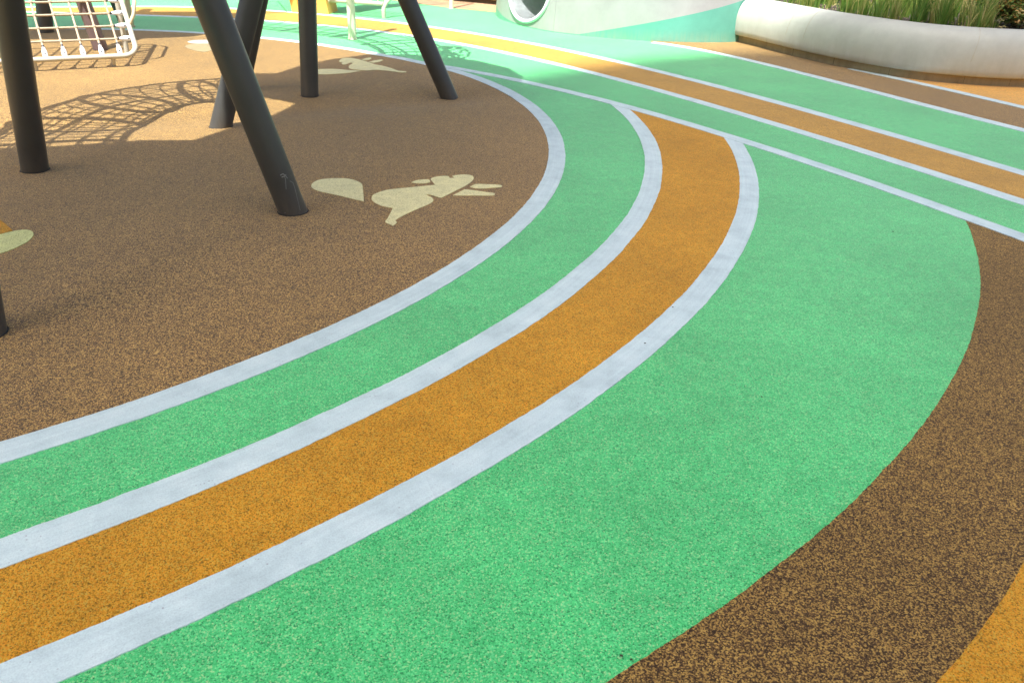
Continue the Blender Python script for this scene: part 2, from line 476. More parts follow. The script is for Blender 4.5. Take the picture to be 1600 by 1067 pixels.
gr = mesh_obj('ground', [(-300, -300, -0.12), (300, -300, -0.12), (300, 300, -0.12), (-300, 300, -0.12)], [(0, 1, 2, 3)], M['grey_ground'])
structure(gr)
ringpts = [(CA[0] + ringA(-pi + 2 * pi * k / 2880) * cos(-pi + 2 * pi * k / 2880), CA[1] + ringA(-pi + 2 * pi * k / 2880) * sin(-pi + 2 * pi * k / 2880)) for k in range(2881)]
gf = flat('green_rubber_floor', [(-16, -6), (14, -6), (16, 30), (-16, 30)], 0.0, M['green'], hole=ringpts[:-1:16], skirt=0.1); structure(gf)

# brown disc with the shallow crease that runs in front of the far legs
def crease(x, y):
    a = Vector((-3.2, 5.78)); b = Vector((-0.6, 7.28)); d = (b - a).normalized()
    q = Vector((x, y)) - a
    dist = q.x * -d.y + q.y * d.x; along = q.dot(d) / (b - a).length
    fade = max(0.0, 1 - (max(0, -along) + max(0, along - 1)) * 1.6)
    fade = fade * fade * (3 - 2 * fade)
    return -0.035 * math.exp(-(dist / 0.33) ** 2) * fade
vs = [(CA[0], CA[1], 0.0012)]; fs = []; NR, NS = 70, 240
for i in range(1, NR + 1):
    for k in range(NS):
        t = -pi + 2 * pi * k / NS
        r = ringA(t) * i / NR
        x, y = CA[0] + r * cos(t), CA[1] + r * sin(t)
        w = min(1, (NR - i) / 6.0)
        vs.append((x, y, 0.0012 + crease(x, y) * w))
for k in range(NS):
    fs.append((0, 1 + k, 1 + (k + 1) % NS))
for i in range(NR - 1):
    for k in range(NS):
        a = 1 + i * NS
        fs.append((a + k, a + NS + k, a + NS + (k + 1) % NS, a + (k + 1) % NS))
brown = mesh_obj('brown_rubber_floor', vs, fs, M['brown'], smooth=True); structure(brown)
def brown_z(x, y):
    t = atan2(y - CA[1], x - CA[0]); r = hypot(x - CA[0], y - CA[1])
    w = min(1, max(0, (1 - r / ringA(t)) * NR / 6.0))
    return 0.0012 + crease(x, y) * w
structure(strip('white_line', ringpts, LW, 0.0034, M['white'], 1.0))
# orange curve between its two white lines; they end under the straight line
def arc_end(c, r, k):
    t = 0.35
    while t > -0.6:
        x, y = c[0] + r * cos(t), c[1] + r * sin(t)
        if y < line_y(k, x): return t
        t -= 0.002
    return t
tB, tC = arc_end(CB, RB, 1), arc_end(CC, RC, 1)
T0 = -1.45
po = arc(CB, RB, T0, tB, 160) + arc(CC, RC, T0, tC, 160)[::-1]
structure(flat('orange_rubber_floor', po, 0.0015, M['orange']))
structure(strip('white_line', arc(CB, RB, T0, tB, 1300), LW, 0.0034, M['white'], 2.0))
structure(strip('white_line', arc(CC, RC, T0, tC, 1400), LW, 0.0034, M['white'], 3.0))
# near right: brown field outside the big green field, then an orange corner
tD = arc_end(CD, RD, 1)
dpts = [(CD[0] + (RD + wob(t * 6.4, 8.0)) * cos(t), CD[1] + (RD + wob(t * 6.4, 8.0)) * sin(t)) for t in [T0 + (tD - T0) * i / 1500 for i in range(1501)]]
xs = dpts[-1][0]
pd = dpts + [(xs + 0.2 * i, line_y(1, xs + 0.2 * i)) for i in range(1, 30)] + [(9, -5), (0, -5)]
structure(flat('brown_rubber_floor', pd, 0.002, M['dark_brown']))
ec, er = (-2.55, 5.35), 5.48
ep = [(ec[0] + (er + wob(t * 5.5, 11.0)) * cos(t), ec[1] + (er + wob(t * 5.5, 11.0)) * sin(t)) for t in [-1.3 + 0.7 * i / 300 for i in range(301)]]
structure(flat('orange_rubber_floor', ep + [(6.0, 2.25), (6.0, -4.8), (0, -4.8)], 0.004, M['orange']))
# upper right sweep of parallel bands
structure(strip('white_line', line_pts(1, -0.95, 7.5), 0.119, 0.0055, M['white'], 4.0))
l2, l3 = line_pts(2, -12, 8.5), line_pts(3, -12, 9.0)
structure(flat('orange_rubber_floor', l2 + l3[::-1], 0.002, M['sunlit_orange']))
structure(strip('white_line', l2, 0.125, 0.0040, M['white'], 5.0))
structure(strip('white_line', l3, 0.13, 0.0040, M['white'], 6.0))
l4 = line_pts(4, 1.75, 9.5); l5 = line_pts(5, 3.95, 10)
structure(flat('brown_rubber_floor', l4 + [(10.2, 6.5), (12, 14), (3.6, 14), (1.75, 12)], 0.004, M['brown']))
structure(flat('yellow_rubber_floor', l5 + [(12, 10), (8, 13), (3.95, 11.5)], 0.006, M['yellow']))
structure(strip('white_line', l4, 0.13, 0.0062, M['white'], 7.0))
structure(strip('white_line', l5, 0.13, 0.0085, M['white'], 7.7))
tp = [at(560, -6), at(640, 4.5), at(700, 12.5), at(775, 20), at(840, 27)]
structure(flat('tan_rubber_floor', [(p.x, p.y) for p in tp] + [(8, 15), (10, 29), (-6, 29)], 0.004, M['tan']))

# ------------------------------------------------------------------ inlaid figures (parts of the brown floor)
def inlay(name, pts, off, sc, mat, label=None, subdiv=True):
    ps = [at(off[0] + x / sc, off[1] + y / sc) for x, y in pts]
    if subdiv:
        q = [Vector((p.x, p.y, 0)) for p in ps]; n = len(q); out = []
        for i in range(n):
            a, b, c, d = q[i - 1], q[i], q[(i + 1) % n], q[(i + 2) % n]
            sharp1 = (b - a).normalized().dot((c - b).normalized()) < 0.45
            sharp2 = (c - b).normalized().dot((d - c).normalized()) < 0.45
            for k in range(4):
                t = k / 4
                if sharp1 or sharp2: out.append(b.lerp(c, t))
                else: out.append(0.5 * ((2 * b) + (c - a) * t + (2 * a - 5 * b + 4 * c - d) * t * t + (3 * b - a - 3 * c + d) * t ** 3))
        ps = out
    o = flat(name, [(p.x, p.y) for p in ps], 0, mat, brown)
    for v in o.data.vertices:
        v.co.z += brown_z(v.co.x, v.co.y) + 0.003
    if label: o['label'] = label
    return o
ND, NS5 = (480, 260), 5.0
inlay('squirrel_tail', [(32,160),(45,135),(80,115),(140,103),(220,98),(300,100),(360,110),(405,128),(430,148),(437,200),(444,278),(380,265),(300,245),(200,222),(100,200),(50,180)], ND, NS5, M['cream_inlay'])
inlay('squirrel_body', [(505,245),(520,225),(560,208),(620,190),(700,180),(800,170),(900,160),(1000,150),(980,125),(965,105),(985,92),(1030,83),(1080,80),(1105,84),(1115,96),(1152,96),(1132,80),(1180,72),(1230,69),(1280,75),(1300,90),(1295,110),(1270,135),(1230,160),(1150,200),(1090,230),(1045,252),(1000,237),(960,226),(926,224),(950,238),(975,250),(985,268),(975,285),(940,305),(880,330),(800,365),(740,395),(690,425),(700,440),(690,455),(670,468),(640,455),(610,438),(625,415),(645,380),(670,330),(620,322),(570,308),(525,285),(505,265)], ND, NS5, M['cream_inlay'])
inlay('squirrel_ear', [(815,130),(840,118),(880,110),(940,107),(955,112),(960,122),(950,132),(900,138),(850,136)], ND, NS5, M['cream_inlay'])
inlay('squirrel_paw', [(1270,165),(1310,145),(1400,145),(1500,150),(1522,158),(1510,168),(1450,172),(1380,177),(1310,176)], ND, NS5, M['cream_inlay'])
inlay('squirrel_paw', [(1140,230),(1190,205),(1230,185),(1300,192),(1400,207),(1455,213),(1465,222),(1450,232),(1380,233),(1280,232),(1200,232)], ND, NS5, M['cream_inlay'])
FD, FS = (420, 50), 6.667
inlay('squirrel_tail', [(440,420),(470,402),(520,395),(620,391),(700,393),(850,405),(960,412),(850,430),(700,443),(600,447),(520,445),(460,436)], FD, FS, M['cream_inlay'])
inlay('squirrel_body', [(735,305),(770,280),(850,277),(930,290),(1000,310),(1050,325),(1110,345),(1190,360),(1280,385),(1350,410),(1430,417),(1435,427),(1380,428),(1280,415),(1200,405),(1100,402),(1020,407),(930,400),(870,393),(835,380),(840,355),(880,330),(850,325),(800,345),(770,345),(755,330),(775,322),(740,318)], FD, FS, M['cream_inlay'])
inlay('squirrel_paw', [(970,295),(1010,280),(1060,272),(1070,280),(1040,298),(1000,303)], FD, FS, M['cream_inlay'])
inlay('squirrel_paw', [(1040,318),(1100,302),(1170,293),(1190,297),(1150,318),(1090,328)], FD, FS, M['cream_inlay'])
ED, ES = (0, 330), 5.083
inlay('leaf_inlay', [(-250,262),(-120,222),(0,190),(60,175),(130,160),(200,153),(250,162),(268,185),(255,215),(215,250),(150,285),(80,315),(0,340),(-120,350),(-230,330)], ED, ES, M['lime_inlay'])
inlay('fruit_inlay', [(-200,60),(-120,40),(-50,52),(0,75),(30,95),(70,130),(100,158),(60,172),(0,187),(-120,218),(-220,180)], ED, ES, M['orange'])
GD, GS = (200, 0), 8.0
inlay('petal_inlay', [(745,530),(790,515),(860,508),(1000,506),(1120,512),(1150,530),(1090,548),(1000,553),(850,553),(780,545)], GD, GS, M['white_inlay'])
inlay('petal_inlay', [(715,590),(740,570),(800,560),(900,558),(1020,560),(1060,600),(1040,640),(960,660),(860,645),(760,615)], GD, GS, M['straw_inlay'])

# ------------------------------------------------------------------ play tower on dark leaning legs
def leg_dir(base, p0, p1):
    """steepest 3D line through base that lies along the leg seen between two photo points"""
    r0 = (p0[0] - 800) * RT + (533.5 - p0[1]) * UP + FPX * FW
    r1 = (p1[0] - 800) * RT + (533.5 - p1[1]) * UP + FPX * FW
    n = r0.cross(r1).normalized()
    d = Vector((0, 0, 1)) - n * n.z
    return d.normalized()
def leg(root, p0, p1, r, ztop, mat, z0=0.0, ring=True, name='leg', away=0.0):
    b = at(*p0); zb = brown_z(b.x, b.y) if hypot(b.x - CA[0], b.y - CA[1]) < 4.7 else 0.0
    d = leg_dir(b, p0, p1)
    d = (d + (b - Vector((0, 0, CAMH))).normalized() * away).normalized()     # same outline, leaning further from the viewer
    top = b + d * (ztop / d.z); bot = b - d * (0.05 / d.z)
    o = MB().tube([bot.lerp(top, i / 6) for i in range(7)], r, 32).part(name, mat, root, True)
    j = MB(); K_ = 40; sd1 = d.cross(Vector((0, 0, 1))); sd1 = sd1.normalized() if sd1.length > 1e-4 else Vector((1, 0, 0)); sd2 = Vector((0, 0, 1)).cross(sd1)
    for q_ in range(K_):
        a = 2 * pi * q_ / K_; e = sd1 * cos(a) + sd2 * sin(a) / d.z
        for k_ in (0.98, 1.0 + 0.07 + 0.05 * noise.noise(Vector((q_ * 0.5, p0[0], 0)))):
            v = b + e * r * k_ - Vector((d.x, d.y, 0)) * 0; j.v.append(Vector((v.x, v.y, zb + 0.0025)))
    j.f = [(2 * q_, 2 * q_ + 1, (2 * q_ + 3) % (2 * K_), (2 * q_ + 2) % (2 * K_)) for q_ in range(K_)]
    j.part('floor_joint', M['base_ring'], o)
    if ring:
        q = b + d * ((zb + 0.006) / d.z)
        MB().tube([q - d * 0.012, q + d * 0.010, q + d * 0.014], r + 0.0035, 32, caps=False).part('foot_collar', M['base_ring'], o, True)
    return o, b, d
DECKZ = 4.0
tower = empty('play_tower', at(420, 240))
tag(tower, 'play tower standing on thick charcoal leaning legs on the brown rubber disc', 'play tower')
legs = []
for p0, p1, r in (((55, 266), (12, 0), 0.077), ((458, 331), (326, 0), 0.077), ((345, 197), (393, 0), 0.078),
                  ((484, 149), (480, 0), 0.077), ((700, 148), (636, 0), 0.078), ((-25, 522), (-40, 440), 0.078),
                  ((377, 140), (406, 0), 0.070)):
    legs.append(leg(tower, p0, p1, r, DECKZ + 0.02, M['post'], ring=False, away=-0.35 if p0[0] == 55 else 0.0))
# chalky scratches near the foot of the nearest leg
def on_leg(L, px, py, r):
    o, b, d = L
    ray = ((px - 800) * RT + (533.5 - py) * UP + FPX * FW).normalized()
    O = Vector((0, 0, CAMH)) - b
    oc = O - d * O.dot(d); rc = ray - d * ray.dot(d)
    A = rc.dot(rc); B = 2 * oc.dot(rc); C = oc.dot(oc) - r * r
    t = (-B - sqrt(max(0, B * B - 4 * A * C))) / (2 * A)
    return Vector((0, 0, CAMH)) + ray * t
P1 = legs[1]
for path, w in (([(443, 273), (446, 280), (446.5, 288), (447, 296)], 0.0016), ([(453, 283), (458, 286), (461, 296), (464, 308), (467, 320), (469, 329)], 0.0016),
                ([(438, 274), (442, 272), (446, 275), (449, 279)], 0.003), ([(440, 277), (444, 276), (447, 273)], 0.0025), ([(436, 331), (446, 332.5)], 0.002)):
    MB().tube([on_leg(P1, x, y, 0.077) for x, y in path], w, 5).part('scratch', M['scuff'], P1[0])
def deck(root, outline, z, th=0.07, name='deck'):
    poly = [lift(at(*p), z) for p in outline]
    return MB().prism([(p.x, p.y) for p in poly], z, z + th).part(name, M['deck'], root)
deck(tower, [(-160, 238), (73, 231), (147, 226), (217, 221), (297, 221), (331, 210), (400, 184), (450, 163), (465, 157), (600, 205), (520, 300), (180, 450), (-120, 470), (-160, 300)], DECKZ)
deck(tower, [(394, 116), (430, 116), (470, 103), (515, 94), (576, 86), (640, 86), (720, 93), (745, 96), (795, 108), (815, 121), (790, 180), (680, 225), (540, 225), (467, 160), (415, 153), (398, 140)], DECKZ + 0.1)

def net_tunnel(root, shadow_path, z, R, nlong=14, hoop_every=5, name='net_tunnel', pitch=0.14, phase=0):
    c = catmull([lift(at(*p), z) for p in shadow_path], 10)
    # even resampling
    L = [0]
    for i in range(1, len(c)): L.append(L[-1] + (c[i] - c[i - 1]).length)
    n = int(L[-1] / pitch); pts = []
    j = 0
    for i in range(n + 1):
        s = L[-1] * i / n
        while j < len(L) - 2 and L[j + 1] < s: j += 1
        pts.append(c[j].lerp(c[j + 1], (s - L[j]) / max(1e-6, L[j + 1] - L[j])))
    frames = []
    for i, p in enumerate(pts):
        d = (pts[min(i + 1, n)] - pts[max(i - 1, 0)]).normalized()
        sd = d.cross(Vector((0, 0, 1))).normalized(); u = sd.cross(d)
        frames.append((p, sd, u))
    def ring(i, rr, k=40):
        p, sd, u = frames[i]
        return [p + (sd * cos(2 * pi * a / k) + u * sin(2 * pi * a / k)) * rr for a in range(k)]
    rope = MB()
    for q in range(nlong):
        a0 = 2 * pi * q / nlong
        rope.tube([p + (sd * cos(a0) + u * sin(a0)) * R * (0.97 + 0.03 * cos(i * 2.0)) for i, (p, sd, u) in enumerate(frames)], 0.010, 6)
    for i in range(len(frames)):
        if (i - phase) % hoop_every: rope.tube(ring(i, R * 0.97, 24), 0.010, 6, closed=True)
    net = rope.part(name, M['dark_rope'], root, True)
    for i in range(phase, len(frames), hoop_every):
        MB().tube(ring(i, R), 0.032, 8, closed=True).part('hoop', M['cream_tube'], net, True)
    for a0 in (pi * 0.1, pi * 0.9, pi * 1.5):
        MB().tube([p + (sd * cos(a0) + u * sin(a0)) * R for p, sd, u in frames], 0.024, 8).part('rail', M['cream_tube'], net, True)
    return net
net_tunnel(tower, [(440, 134), (340, 140), (270, 147), (200, 160), (140, 180), (90, 208), (60, 245), (52, 290)], 1.95, 0.46)
net_tunnel(tower, [(330, 34), (380, 37), (440, 41), (500, 47), (560, 54), (610, 65), (645, 80), (655, 100)], 2.0, 0.42, 9, 4, pitch=0.22, phase=2)
# perforated round panel at the end of the far tunnel
pc = lift(at(700, 84), 3.0); pan = MB()
for i in range(-8, 9):
    for k in range(-8, 9):
        x, y = i * 0.035, k * 0.075
        e = (x / 0.26) ** 2 + (y / 0.58) ** 2
        if e > 1: continue
        if e < 0.72 and rnd.random() < 0.42: continue
        pan.box(pc + Vector((x, y, 0)), (0.018, 0, 0), (0, 0.038, 0), (0, 0, 0.006))
pan.part('perforated_panel', M['deck'], tower)

# second tower further back on the left, seen through the net
far_tower = empty('play_tower', at(120, 50))
tag(far_tower, 'far play tower whose dark legs stand behind the sloping rope net', 'play tower')
leg(far_tower, (72, 51), (67, 0), 0.085, DECKZ, M['post'], ring=False)
leg(far_tower, (158, 78), (129, 0), 0.075, DECKZ, M['post_violet'], ring=False)
leg(far_tower, (195, 33), (181, 0), 0.085, DECKZ, M['post'], ring=False)
deck(far_tower, [(-120, 70), (31, 62), (200, 62), (300, 58), (330, 53), (400, 30), (400, 23), (320, 19.5), (200, 19), (28, 22), (-120, 30)], DECKZ)
# rope bridge of the far tower (its striped shadow lies across the pale green)
ropes = MB()
qa, qb, qc, qd = (lift(at(*p), 2.4) for p in ((400, 22), (760, 4), (700, -8), (395, 4)))
for i in range(13):
    t = i / 12; ropes.tube([qa.lerp(qd, t), qb.lerp(qc, t)], 0.011 if i % 12 else 0.03, 6)
for i in range(10):
    t = i / 9; ropes.tube([qa.lerp(qb, t), qd.lerp(qc, t)], 0.012, 6)
ropes.part('rope_bridge', M['dark_rope'], far_tower)

# ------------------------------------------------------------------ sloping climbing net with cream frame
NO = Vector((-4.698, 7.549, 0.138)); NA = Vector((0.1366, 0.0883, 0)); NB = Vector((-0.0600, 0.0928, 0.1055))
cl = empty('climbing_net', at(110, 108))
tag(cl, 'sloping rope climbing net in an ivory tube frame behind the leftmost leg', 'climbing net')
NU = NA.normalized(); NV = NB.normalized(); a_ = NA.length; b_ = NB.length
def npt(i, j): return NO + NA * i + NB * j
i0, i1, j0, j1 = -4.2, 5.95, -0.33, 9.2
rad = 0.8
def corner(ci, cj, a0, a1):
    return [npt(ci + rad * cos(a0 + (a1 - a0) * k / 8), cj + rad * sin(a0 + (a1 - a0) * k / 8)) for k in range(9)]
fp = corner(i1 - rad, j0 + rad, -pi / 2, 0) + corner(i1 - rad, j1 - rad, 0, pi / 2) + corner(i0 + rad, j1 - rad, pi / 2, pi) + corner(i0 + rad, j0 + rad, pi, 1.5 * pi)
MB().tube(fp, 0.024, 16, closed=True).part('frame', M['white_tube'], cl, True)
for px, py in ((57, 111), (178, 104)):
    g0 = at(px, py); bz = brown_z(g0.x, g0.y)
    # stub from ground straight up to the bottom tube
    s = (g0 - NO).dot(NU); top = NO + NU * s + NB * j0
    MB().tube([Vector((g0.x, g0.y, bz - 0.03)), Vector((top.x, top.y, top.z))], 0.019, 14).part('stub_leg', M['white_tube'], cl, True)
for i, j in ((i0 + 1, 6.5), (i1 - .05, 6.5)):
    t = npt(i, j); MB().tube([Vector((t.x, t.y, -0.03)), t], 0.026, 14).part('rear_leg', M['white_tube'], cl, True)
def sag(i, j):
    n_ = NU.cross(NV)
    return npt(i, j) - n_ * 0.012 * max(0, sin(pi * (i - i0) / (i1 - i0))) * max(0, sin(pi * (j - j0) / (j1 - j0)))
for i in range(-4, 6):
    MB().tube([sag(i, j0 + 0.35 + (j1 - j0 - 0.7) * k / 24) for k in range(25)], 0.0105, 8).part('rope', M['rope'], cl, True)
for j in range(1, 9):
    MB().tube([sag(i0 + 0.35 + (i1 - i0 - 0.7) * k / 24, j) for k in range(25)], 0.0105, 8).part('rope', M['rope'], cl, True)
knots = MB()
for i in range(-4, 6):
    for j in range(1, 9):
        knots.ball(sag(i, j), 0.0205, 8, 6)
kn = knots.part('knots', M['rope'], cl, True); kn['kind'] = 'stuff'
def clip(p, d):
    c = MB(); d = Vector(d).normalized()
    c.tube([p + d * s for s in (-0.012, 0.0, 0.03, 0.055, 0.075, 0.10)], 0.02, 12)
    for k, rr in enumerate((0.014, 0.024, 0.0255, 0.024, 0.018, 0.012)):
        for q in range(12):
            v = c.v[k * 12 + q]; ctr = p + d * (-0.012, 0.0, 0.03, 0.055, 0.075, 0.10)[k]
            c.v[k * 12 + q] = ctr + (v - ctr) * (rr / 0.02)
    o = c.part('rope_clip', M['clip'], cl, True)
    nn = (Vector((0, 0, CAMH)) - p); nn = (nn - d * nn.dot(d)).normalized()
    MB().ball(p + d * 0.014 + nn * 0.026, 0.008).part('bolt', M['clip_bolt'], o, True)
    sd_ = d.cross(nn)
    MB().tube([p + d * 0.098, p + d * 0.125], 0.0115, 10).part('ferrule', M['clip_bolt'], o, True)
for i in range(-3, 6): clip(npt(i, j0 + 0.2), NV)
for j in range(1, 9): clip(npt(i1 - 0.16, j), -NU)
# hand rail that runs beside the right tube, held by two thin bars
off = NU * 0.10 + Vector((0, 0, 0.16))
MB().tube([npt(i1, 2.0), npt(i1, 2.0) + off * 0.6, npt(i1, 2.5) + off] + [npt(i1, j) + off for j in (3, 5, 7)] + [npt(i1, 8.0) + off * 0.5, npt(i1, 8.0)], 0.018, 12).part('hand_rail', M['cream_tube'], cl, True)

# ochre post beside the net
op = empty('slim_post', at(206, 43)); tag(op, 'slim ochre cream post touching the corner of the rope net frame', 'post')
b = at(206, 43)
MB().tube([Vector((b.x, b.y, -.05)), Vector((b.x + .02, b.y, 1.9))], 0.033, 18).part('shaft', M['cream_tube'], op, True)
MB().tube([Vector((b.x, b.y, -.01)), Vector((b.x, b.y, 0.02))], 0.045, 18).part('foot_collar', M['cream_tube'], op, True)

# ------------------------------------------------------------------ cream posts, ochre panel and low tube seat at the back
def cream_post(px, py, r, h, label):
    b = at(px, py); t = empty('cream_post', b); tag(t, label, 'post', 'cream posts')
    MB().tube([Vector((b.x, b.y, -.05)), Vector((b.x, b.y, h))], r, 24).part('shaft', M['post_cream'], t, True)
    MB().tube([Vector((b.x, b.y, -.01)), Vector((b.x, b.y, 0.012))], r + 0.006, 24).part('foot_collar', M['post_cream'], t, True)
    MB().ball(Vector((b.x, b.y, h)), r * 1.02, 16, 8, 0.6).part('cap', M['post_cream'], t, True)
cream_post(551, 62, 0.052, 2.6, 'cream post striped by net shadows, nearest of the pale posts')
cream_post(705, 14, 0.036, 2.2, 'thin pale post at the back edge of the green, left of the round hole')

yp = empty('slide_side', at(485, 21)); tag(yp, 'ochre yellow slanted slide foot behind the upright dark leg', 'slide')
ya, yb = at(457, 20), at(514, 23); ud = (yb - ya).normalized(); nd = Vector((-ud.y, ud.x, 0))
hv = Vector((-0.16, 0.10, 0.8))
def slab(o, ax, th, hv_, name, mat, root):
    mbx = MB(); mbx.box(o + ax / 2 + nd * th / 2 + hv_ / 2 - Vector((0, 0, .01)), ax / 2, nd * th / 2, hv_ / 2); return mbx.part(name, mat, root)
slab(ya, ud * 0.11, 0.5, hv, 'side_wall', M['ochre'], yp)
slab(yb - ud * 0.16, ud * 0.16, 0.5, hv, 'side_wall', M['ochre'], yp)
slab(ya + ud * 0.112 + nd * 0.05, ud * ((yb - ya).length - 0.275), 0.4, hv * 0.99, 'chute', M['ochre'], yp)

st = empty('tube_seat', at(556, 26)); tag(st, 'low cream tube seat frame with netting behind the striped cream post', 'seat')
sa, sb = at(512, 21), at(600, 29)
ra, rb = sa + Vector((0.03, 0.02, 0.185)), sb + Vector((0, 0, 0.20))
MB().tube(catmull([sa - Vector((0, 0, .03)), sa + Vector((0, 0, .10)), sa + Vector((.02, .05, .26)), sa + Vector((.06, .25, .5)), sa + Vector((.1, .5, .6))], 6), 0.033, 14).part('leg', M['white_tube'], st, True)
MB().tube(catmull([sb - Vector((0, 0, .03)), sb + Vector((0, 0, .12)), sb + Vector((.03, .05, .21)), sb + Vector((.14, .25, .32)), sb + Vector((.4, .6, .42))], 6), 0.033, 14).part('leg', M['white_tube'], st, True)
MB().tube([ra, rb], 0.031, 14).part('rail', M['white_tube'], st, True)
nt_ = MB(); bk = Vector((0.1, 0.55, 0.28))
for i in range(9):
    t = i / 8; p = ra.lerp(rb, t); nt_.tube([p, p + bk], 0.009, 6)
for i in range(1, 7): nt_.tube([ra + bk * i / 6, rb + bk * i / 6], 0.009, 6)
nt_.part('netting', M['rope'], st)
sh = [lift(at(*p), 0.62) for p in ((521, 22), (516, 13), (560, 9), (640, 5), (660, 7), (600, 14), (560, 20))]
MB().prism([(p.x, p.y) for p in sh], 0.62, 0.645).part('shadow_panel', M['cream_tube'], st)  # unseen panel added to cast the dark patch below the rail

tk = empty('timber_step', at(735, 6)); tag(tk, 'ochre timber step with a painted shadow gap beneath at the back of the play floor', 'step')
ka, kb = at(640, -3.5), at(772, 9); kd = (kb - ka).normalized(); kn2 = Vector((-kd.y, kd.x, 0)); kl = (kb - ka).length
for q in range(4):
    o = ka + kn2 * (0.12 + 0.15 * q) + kd * kl / 2
    MB().box(o + Vector((0, 0, 0.115)), kd * kl / 2, kn2 * 0.071, (0, 0, 0.03)).part('plank', M['timber'], tk)
MB().box(ka + kd * kl / 2 + kn2 * 0.35 + Vector((0, 0, 0.042)), kd * kl / 2, kn2 * 0.27, (0, 0, 0.04)).part('base', M['gap'], tk)  # solid block; the shade under the planks is put into its dark colour

# ------------------------------------------------------------------ white and mint play shell with the round tunnel hole
shell = empty('play_shell', at(960, 61)); tag(shell, 'white and mint moulded play wall with a round steel lined tunnel hole', 'play wall')
base_pts = [(-0.42, 15.4), (-0.52, 14.5), (-0.51, 13.76), (-0.40, 13.2), (-0.22, 12.8), (-0.02, 12.45), (0.26, 12.08), (0.54, 11.87), (0.9, 11.70), (1.25, 11.58), (1.6, 11.51), (1.96, 11.49), (2.5, 11.56), (2.99, 11.76), (3.5, 12.15), (4.1, 12.8), (4.7, 13.7)]
bp_ = catmull([(x, y, 0) for x, y in base_pts], 10)
SL = [0]
for i in range(1, len(bp_)): SL.append(SL[-1] + (bp_[i] - bp_[i - 1]).length)
def base_at(s):
    j = 0
    while j < len(SL) - 2 and SL[j + 1] < s: j += 1
    t = (s - SL[j]) / max(1e-6, SL[j + 1] - SL[j]); p = bp_[j].lerp(bp_[j + 1], t)
    d = (bp_[j + 1] - bp_[j]).normalized()
    return p, Vector((-d.y, d.x, 0))            # inward normal (away from camera)
SH = 1.35
def shell_pt(s, z):
    p, n = base_at(s)
    lean = 0.10 * (z / SH) + (0.28 * max(0, (z - 1.05) / 0.3) ** 2)
    q = p + n * lean; return Vector((q.x, q.y, z))
def s_of(x, y):
    return min(range(len(bp_)), key=lambda i: (bp_[i].x - x) ** 2 + (bp_[i].y - y) ** 2)
s_hole = SL[s_of(-0.03, 12.47)]
HZ, HR, HE = 0.485, 0.41, 1.32
s_seam = SL[s_of(0.38, 11.97)]
s_m0 = SL[s_of(0.75, 11.77)]; s_m1 = SL[s_of(2.99, 11.76)]
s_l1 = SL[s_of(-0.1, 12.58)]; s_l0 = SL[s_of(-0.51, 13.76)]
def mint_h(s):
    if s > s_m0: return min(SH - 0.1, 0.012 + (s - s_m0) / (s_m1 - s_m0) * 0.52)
    if s < s_l1: return 0.012 + min(1, (s_l1 - s) / (s_l1 - s_l0)) ** 1.5 * 0.14  # mint also climbs toward the left end
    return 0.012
white = MB(); mint = MB()
NSG = 260; ZN = 40
def inside(s, z): return (s - s_hole) ** 2 + (z - HZ) ** 2 < (HR) ** 2
def band(mb, z_lo, z_hi, nz, hole):
    b0 = len(mb.v)
    for i in range(NSG + 1):
        s = SL[-1] * i / NSG
        for k in range(nz + 1):
            z = z_lo(s) + (z_hi(s) - z_lo(s)) * k / nz
            ss = s
            if hole:      # pull vertices near the hole onto its rim
                dx, dz = (s - s_hole) / HE, z - HZ; rr = hypot(dx, dz)
                if 1e-6 < rr < HR + 0.03 and rr > HR - 0.05: ss = s_hole + dx * HE * HR / rr; z = HZ + dz * HR / rr
            mb.v.append(shell_pt(ss, z))
            mb.sz.append((ss, z))
    for i in range(NSG):
        for k in range(nz):
            a = b0 + i * (nz + 1) + k; q = (a, a + nz + 1, a + nz + 2, a + 1)
            if hole:
                cs = sum(mb.sz[v][0] for v in q) / 4; cz = sum(mb.sz[v][1] for v in q) / 4
                if hypot((cs - s_hole) / HE, cz - HZ) < HR - 0.006: continue
            mb.f.append(q)
white.sz = []; mint.sz = []
band(white, mint_h, lambda s: SH, 56, True)
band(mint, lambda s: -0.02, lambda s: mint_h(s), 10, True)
white.part('white_panel', M['shell_white'], shell, True)
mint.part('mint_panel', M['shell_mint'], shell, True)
# closing top so the shell has depth
topb = MB()
for i in range(NSG + 1):
    s = SL[-1] * i / NSG; p, n = base_at(s); e = shell_pt(s, SH); topb.v += [e, e + n * 0.5 + Vector((0, 0, -0.02)), Vector((p.x, p.y, 0)) + n * 0.95]
for i in range(NSG):
    a = 3 * i; topb.f += [(a, a + 3, a + 4, a + 1), (a + 1, a + 4, a + 5, a + 2)]
topb.part('top_panel', M['shell_white'], shell, True)
# rim and steel lining of the hole
rim = MB(); K = 64
def hole_pt(a, r): return shell_pt(s_hole + cos(a) * r * HE, HZ + sin(a) * r)
_, hn = base_at(s_hole); hn = (hn + Vector((0.25, 0, 0))).normalized()
rim.tube([hole_pt(2 * pi * k / K, HR + 0.004) - hn * 0.004 for k in range(K)], 0.028, 12, closed=True)
rim.part('hole_rim', M['clip'], shell, True)
lin = MB(); DN = 10
for q in range(DN + 1):
    for k in range(K):
        lin.v.append(hole_pt(2 * pi * k / K, HR - 0.02) + hn * (0.9 * q / DN) + Vector((0, 0, 0.02 * q / DN)))
for q in range(DN):
    for k in range(K):
        lin.f.append((q * K + k, (q + 1) * K + k, (q + 1) * K + (k + 1) % K, q * K + (k + 1) % K))
lin.part('steel_lining', M['steel'], shell, True)
endc = MB(); endc.v = [v + hn * 0.001 for v in lin.v[DN * K:]]; endc.f = [tuple(range(K))]
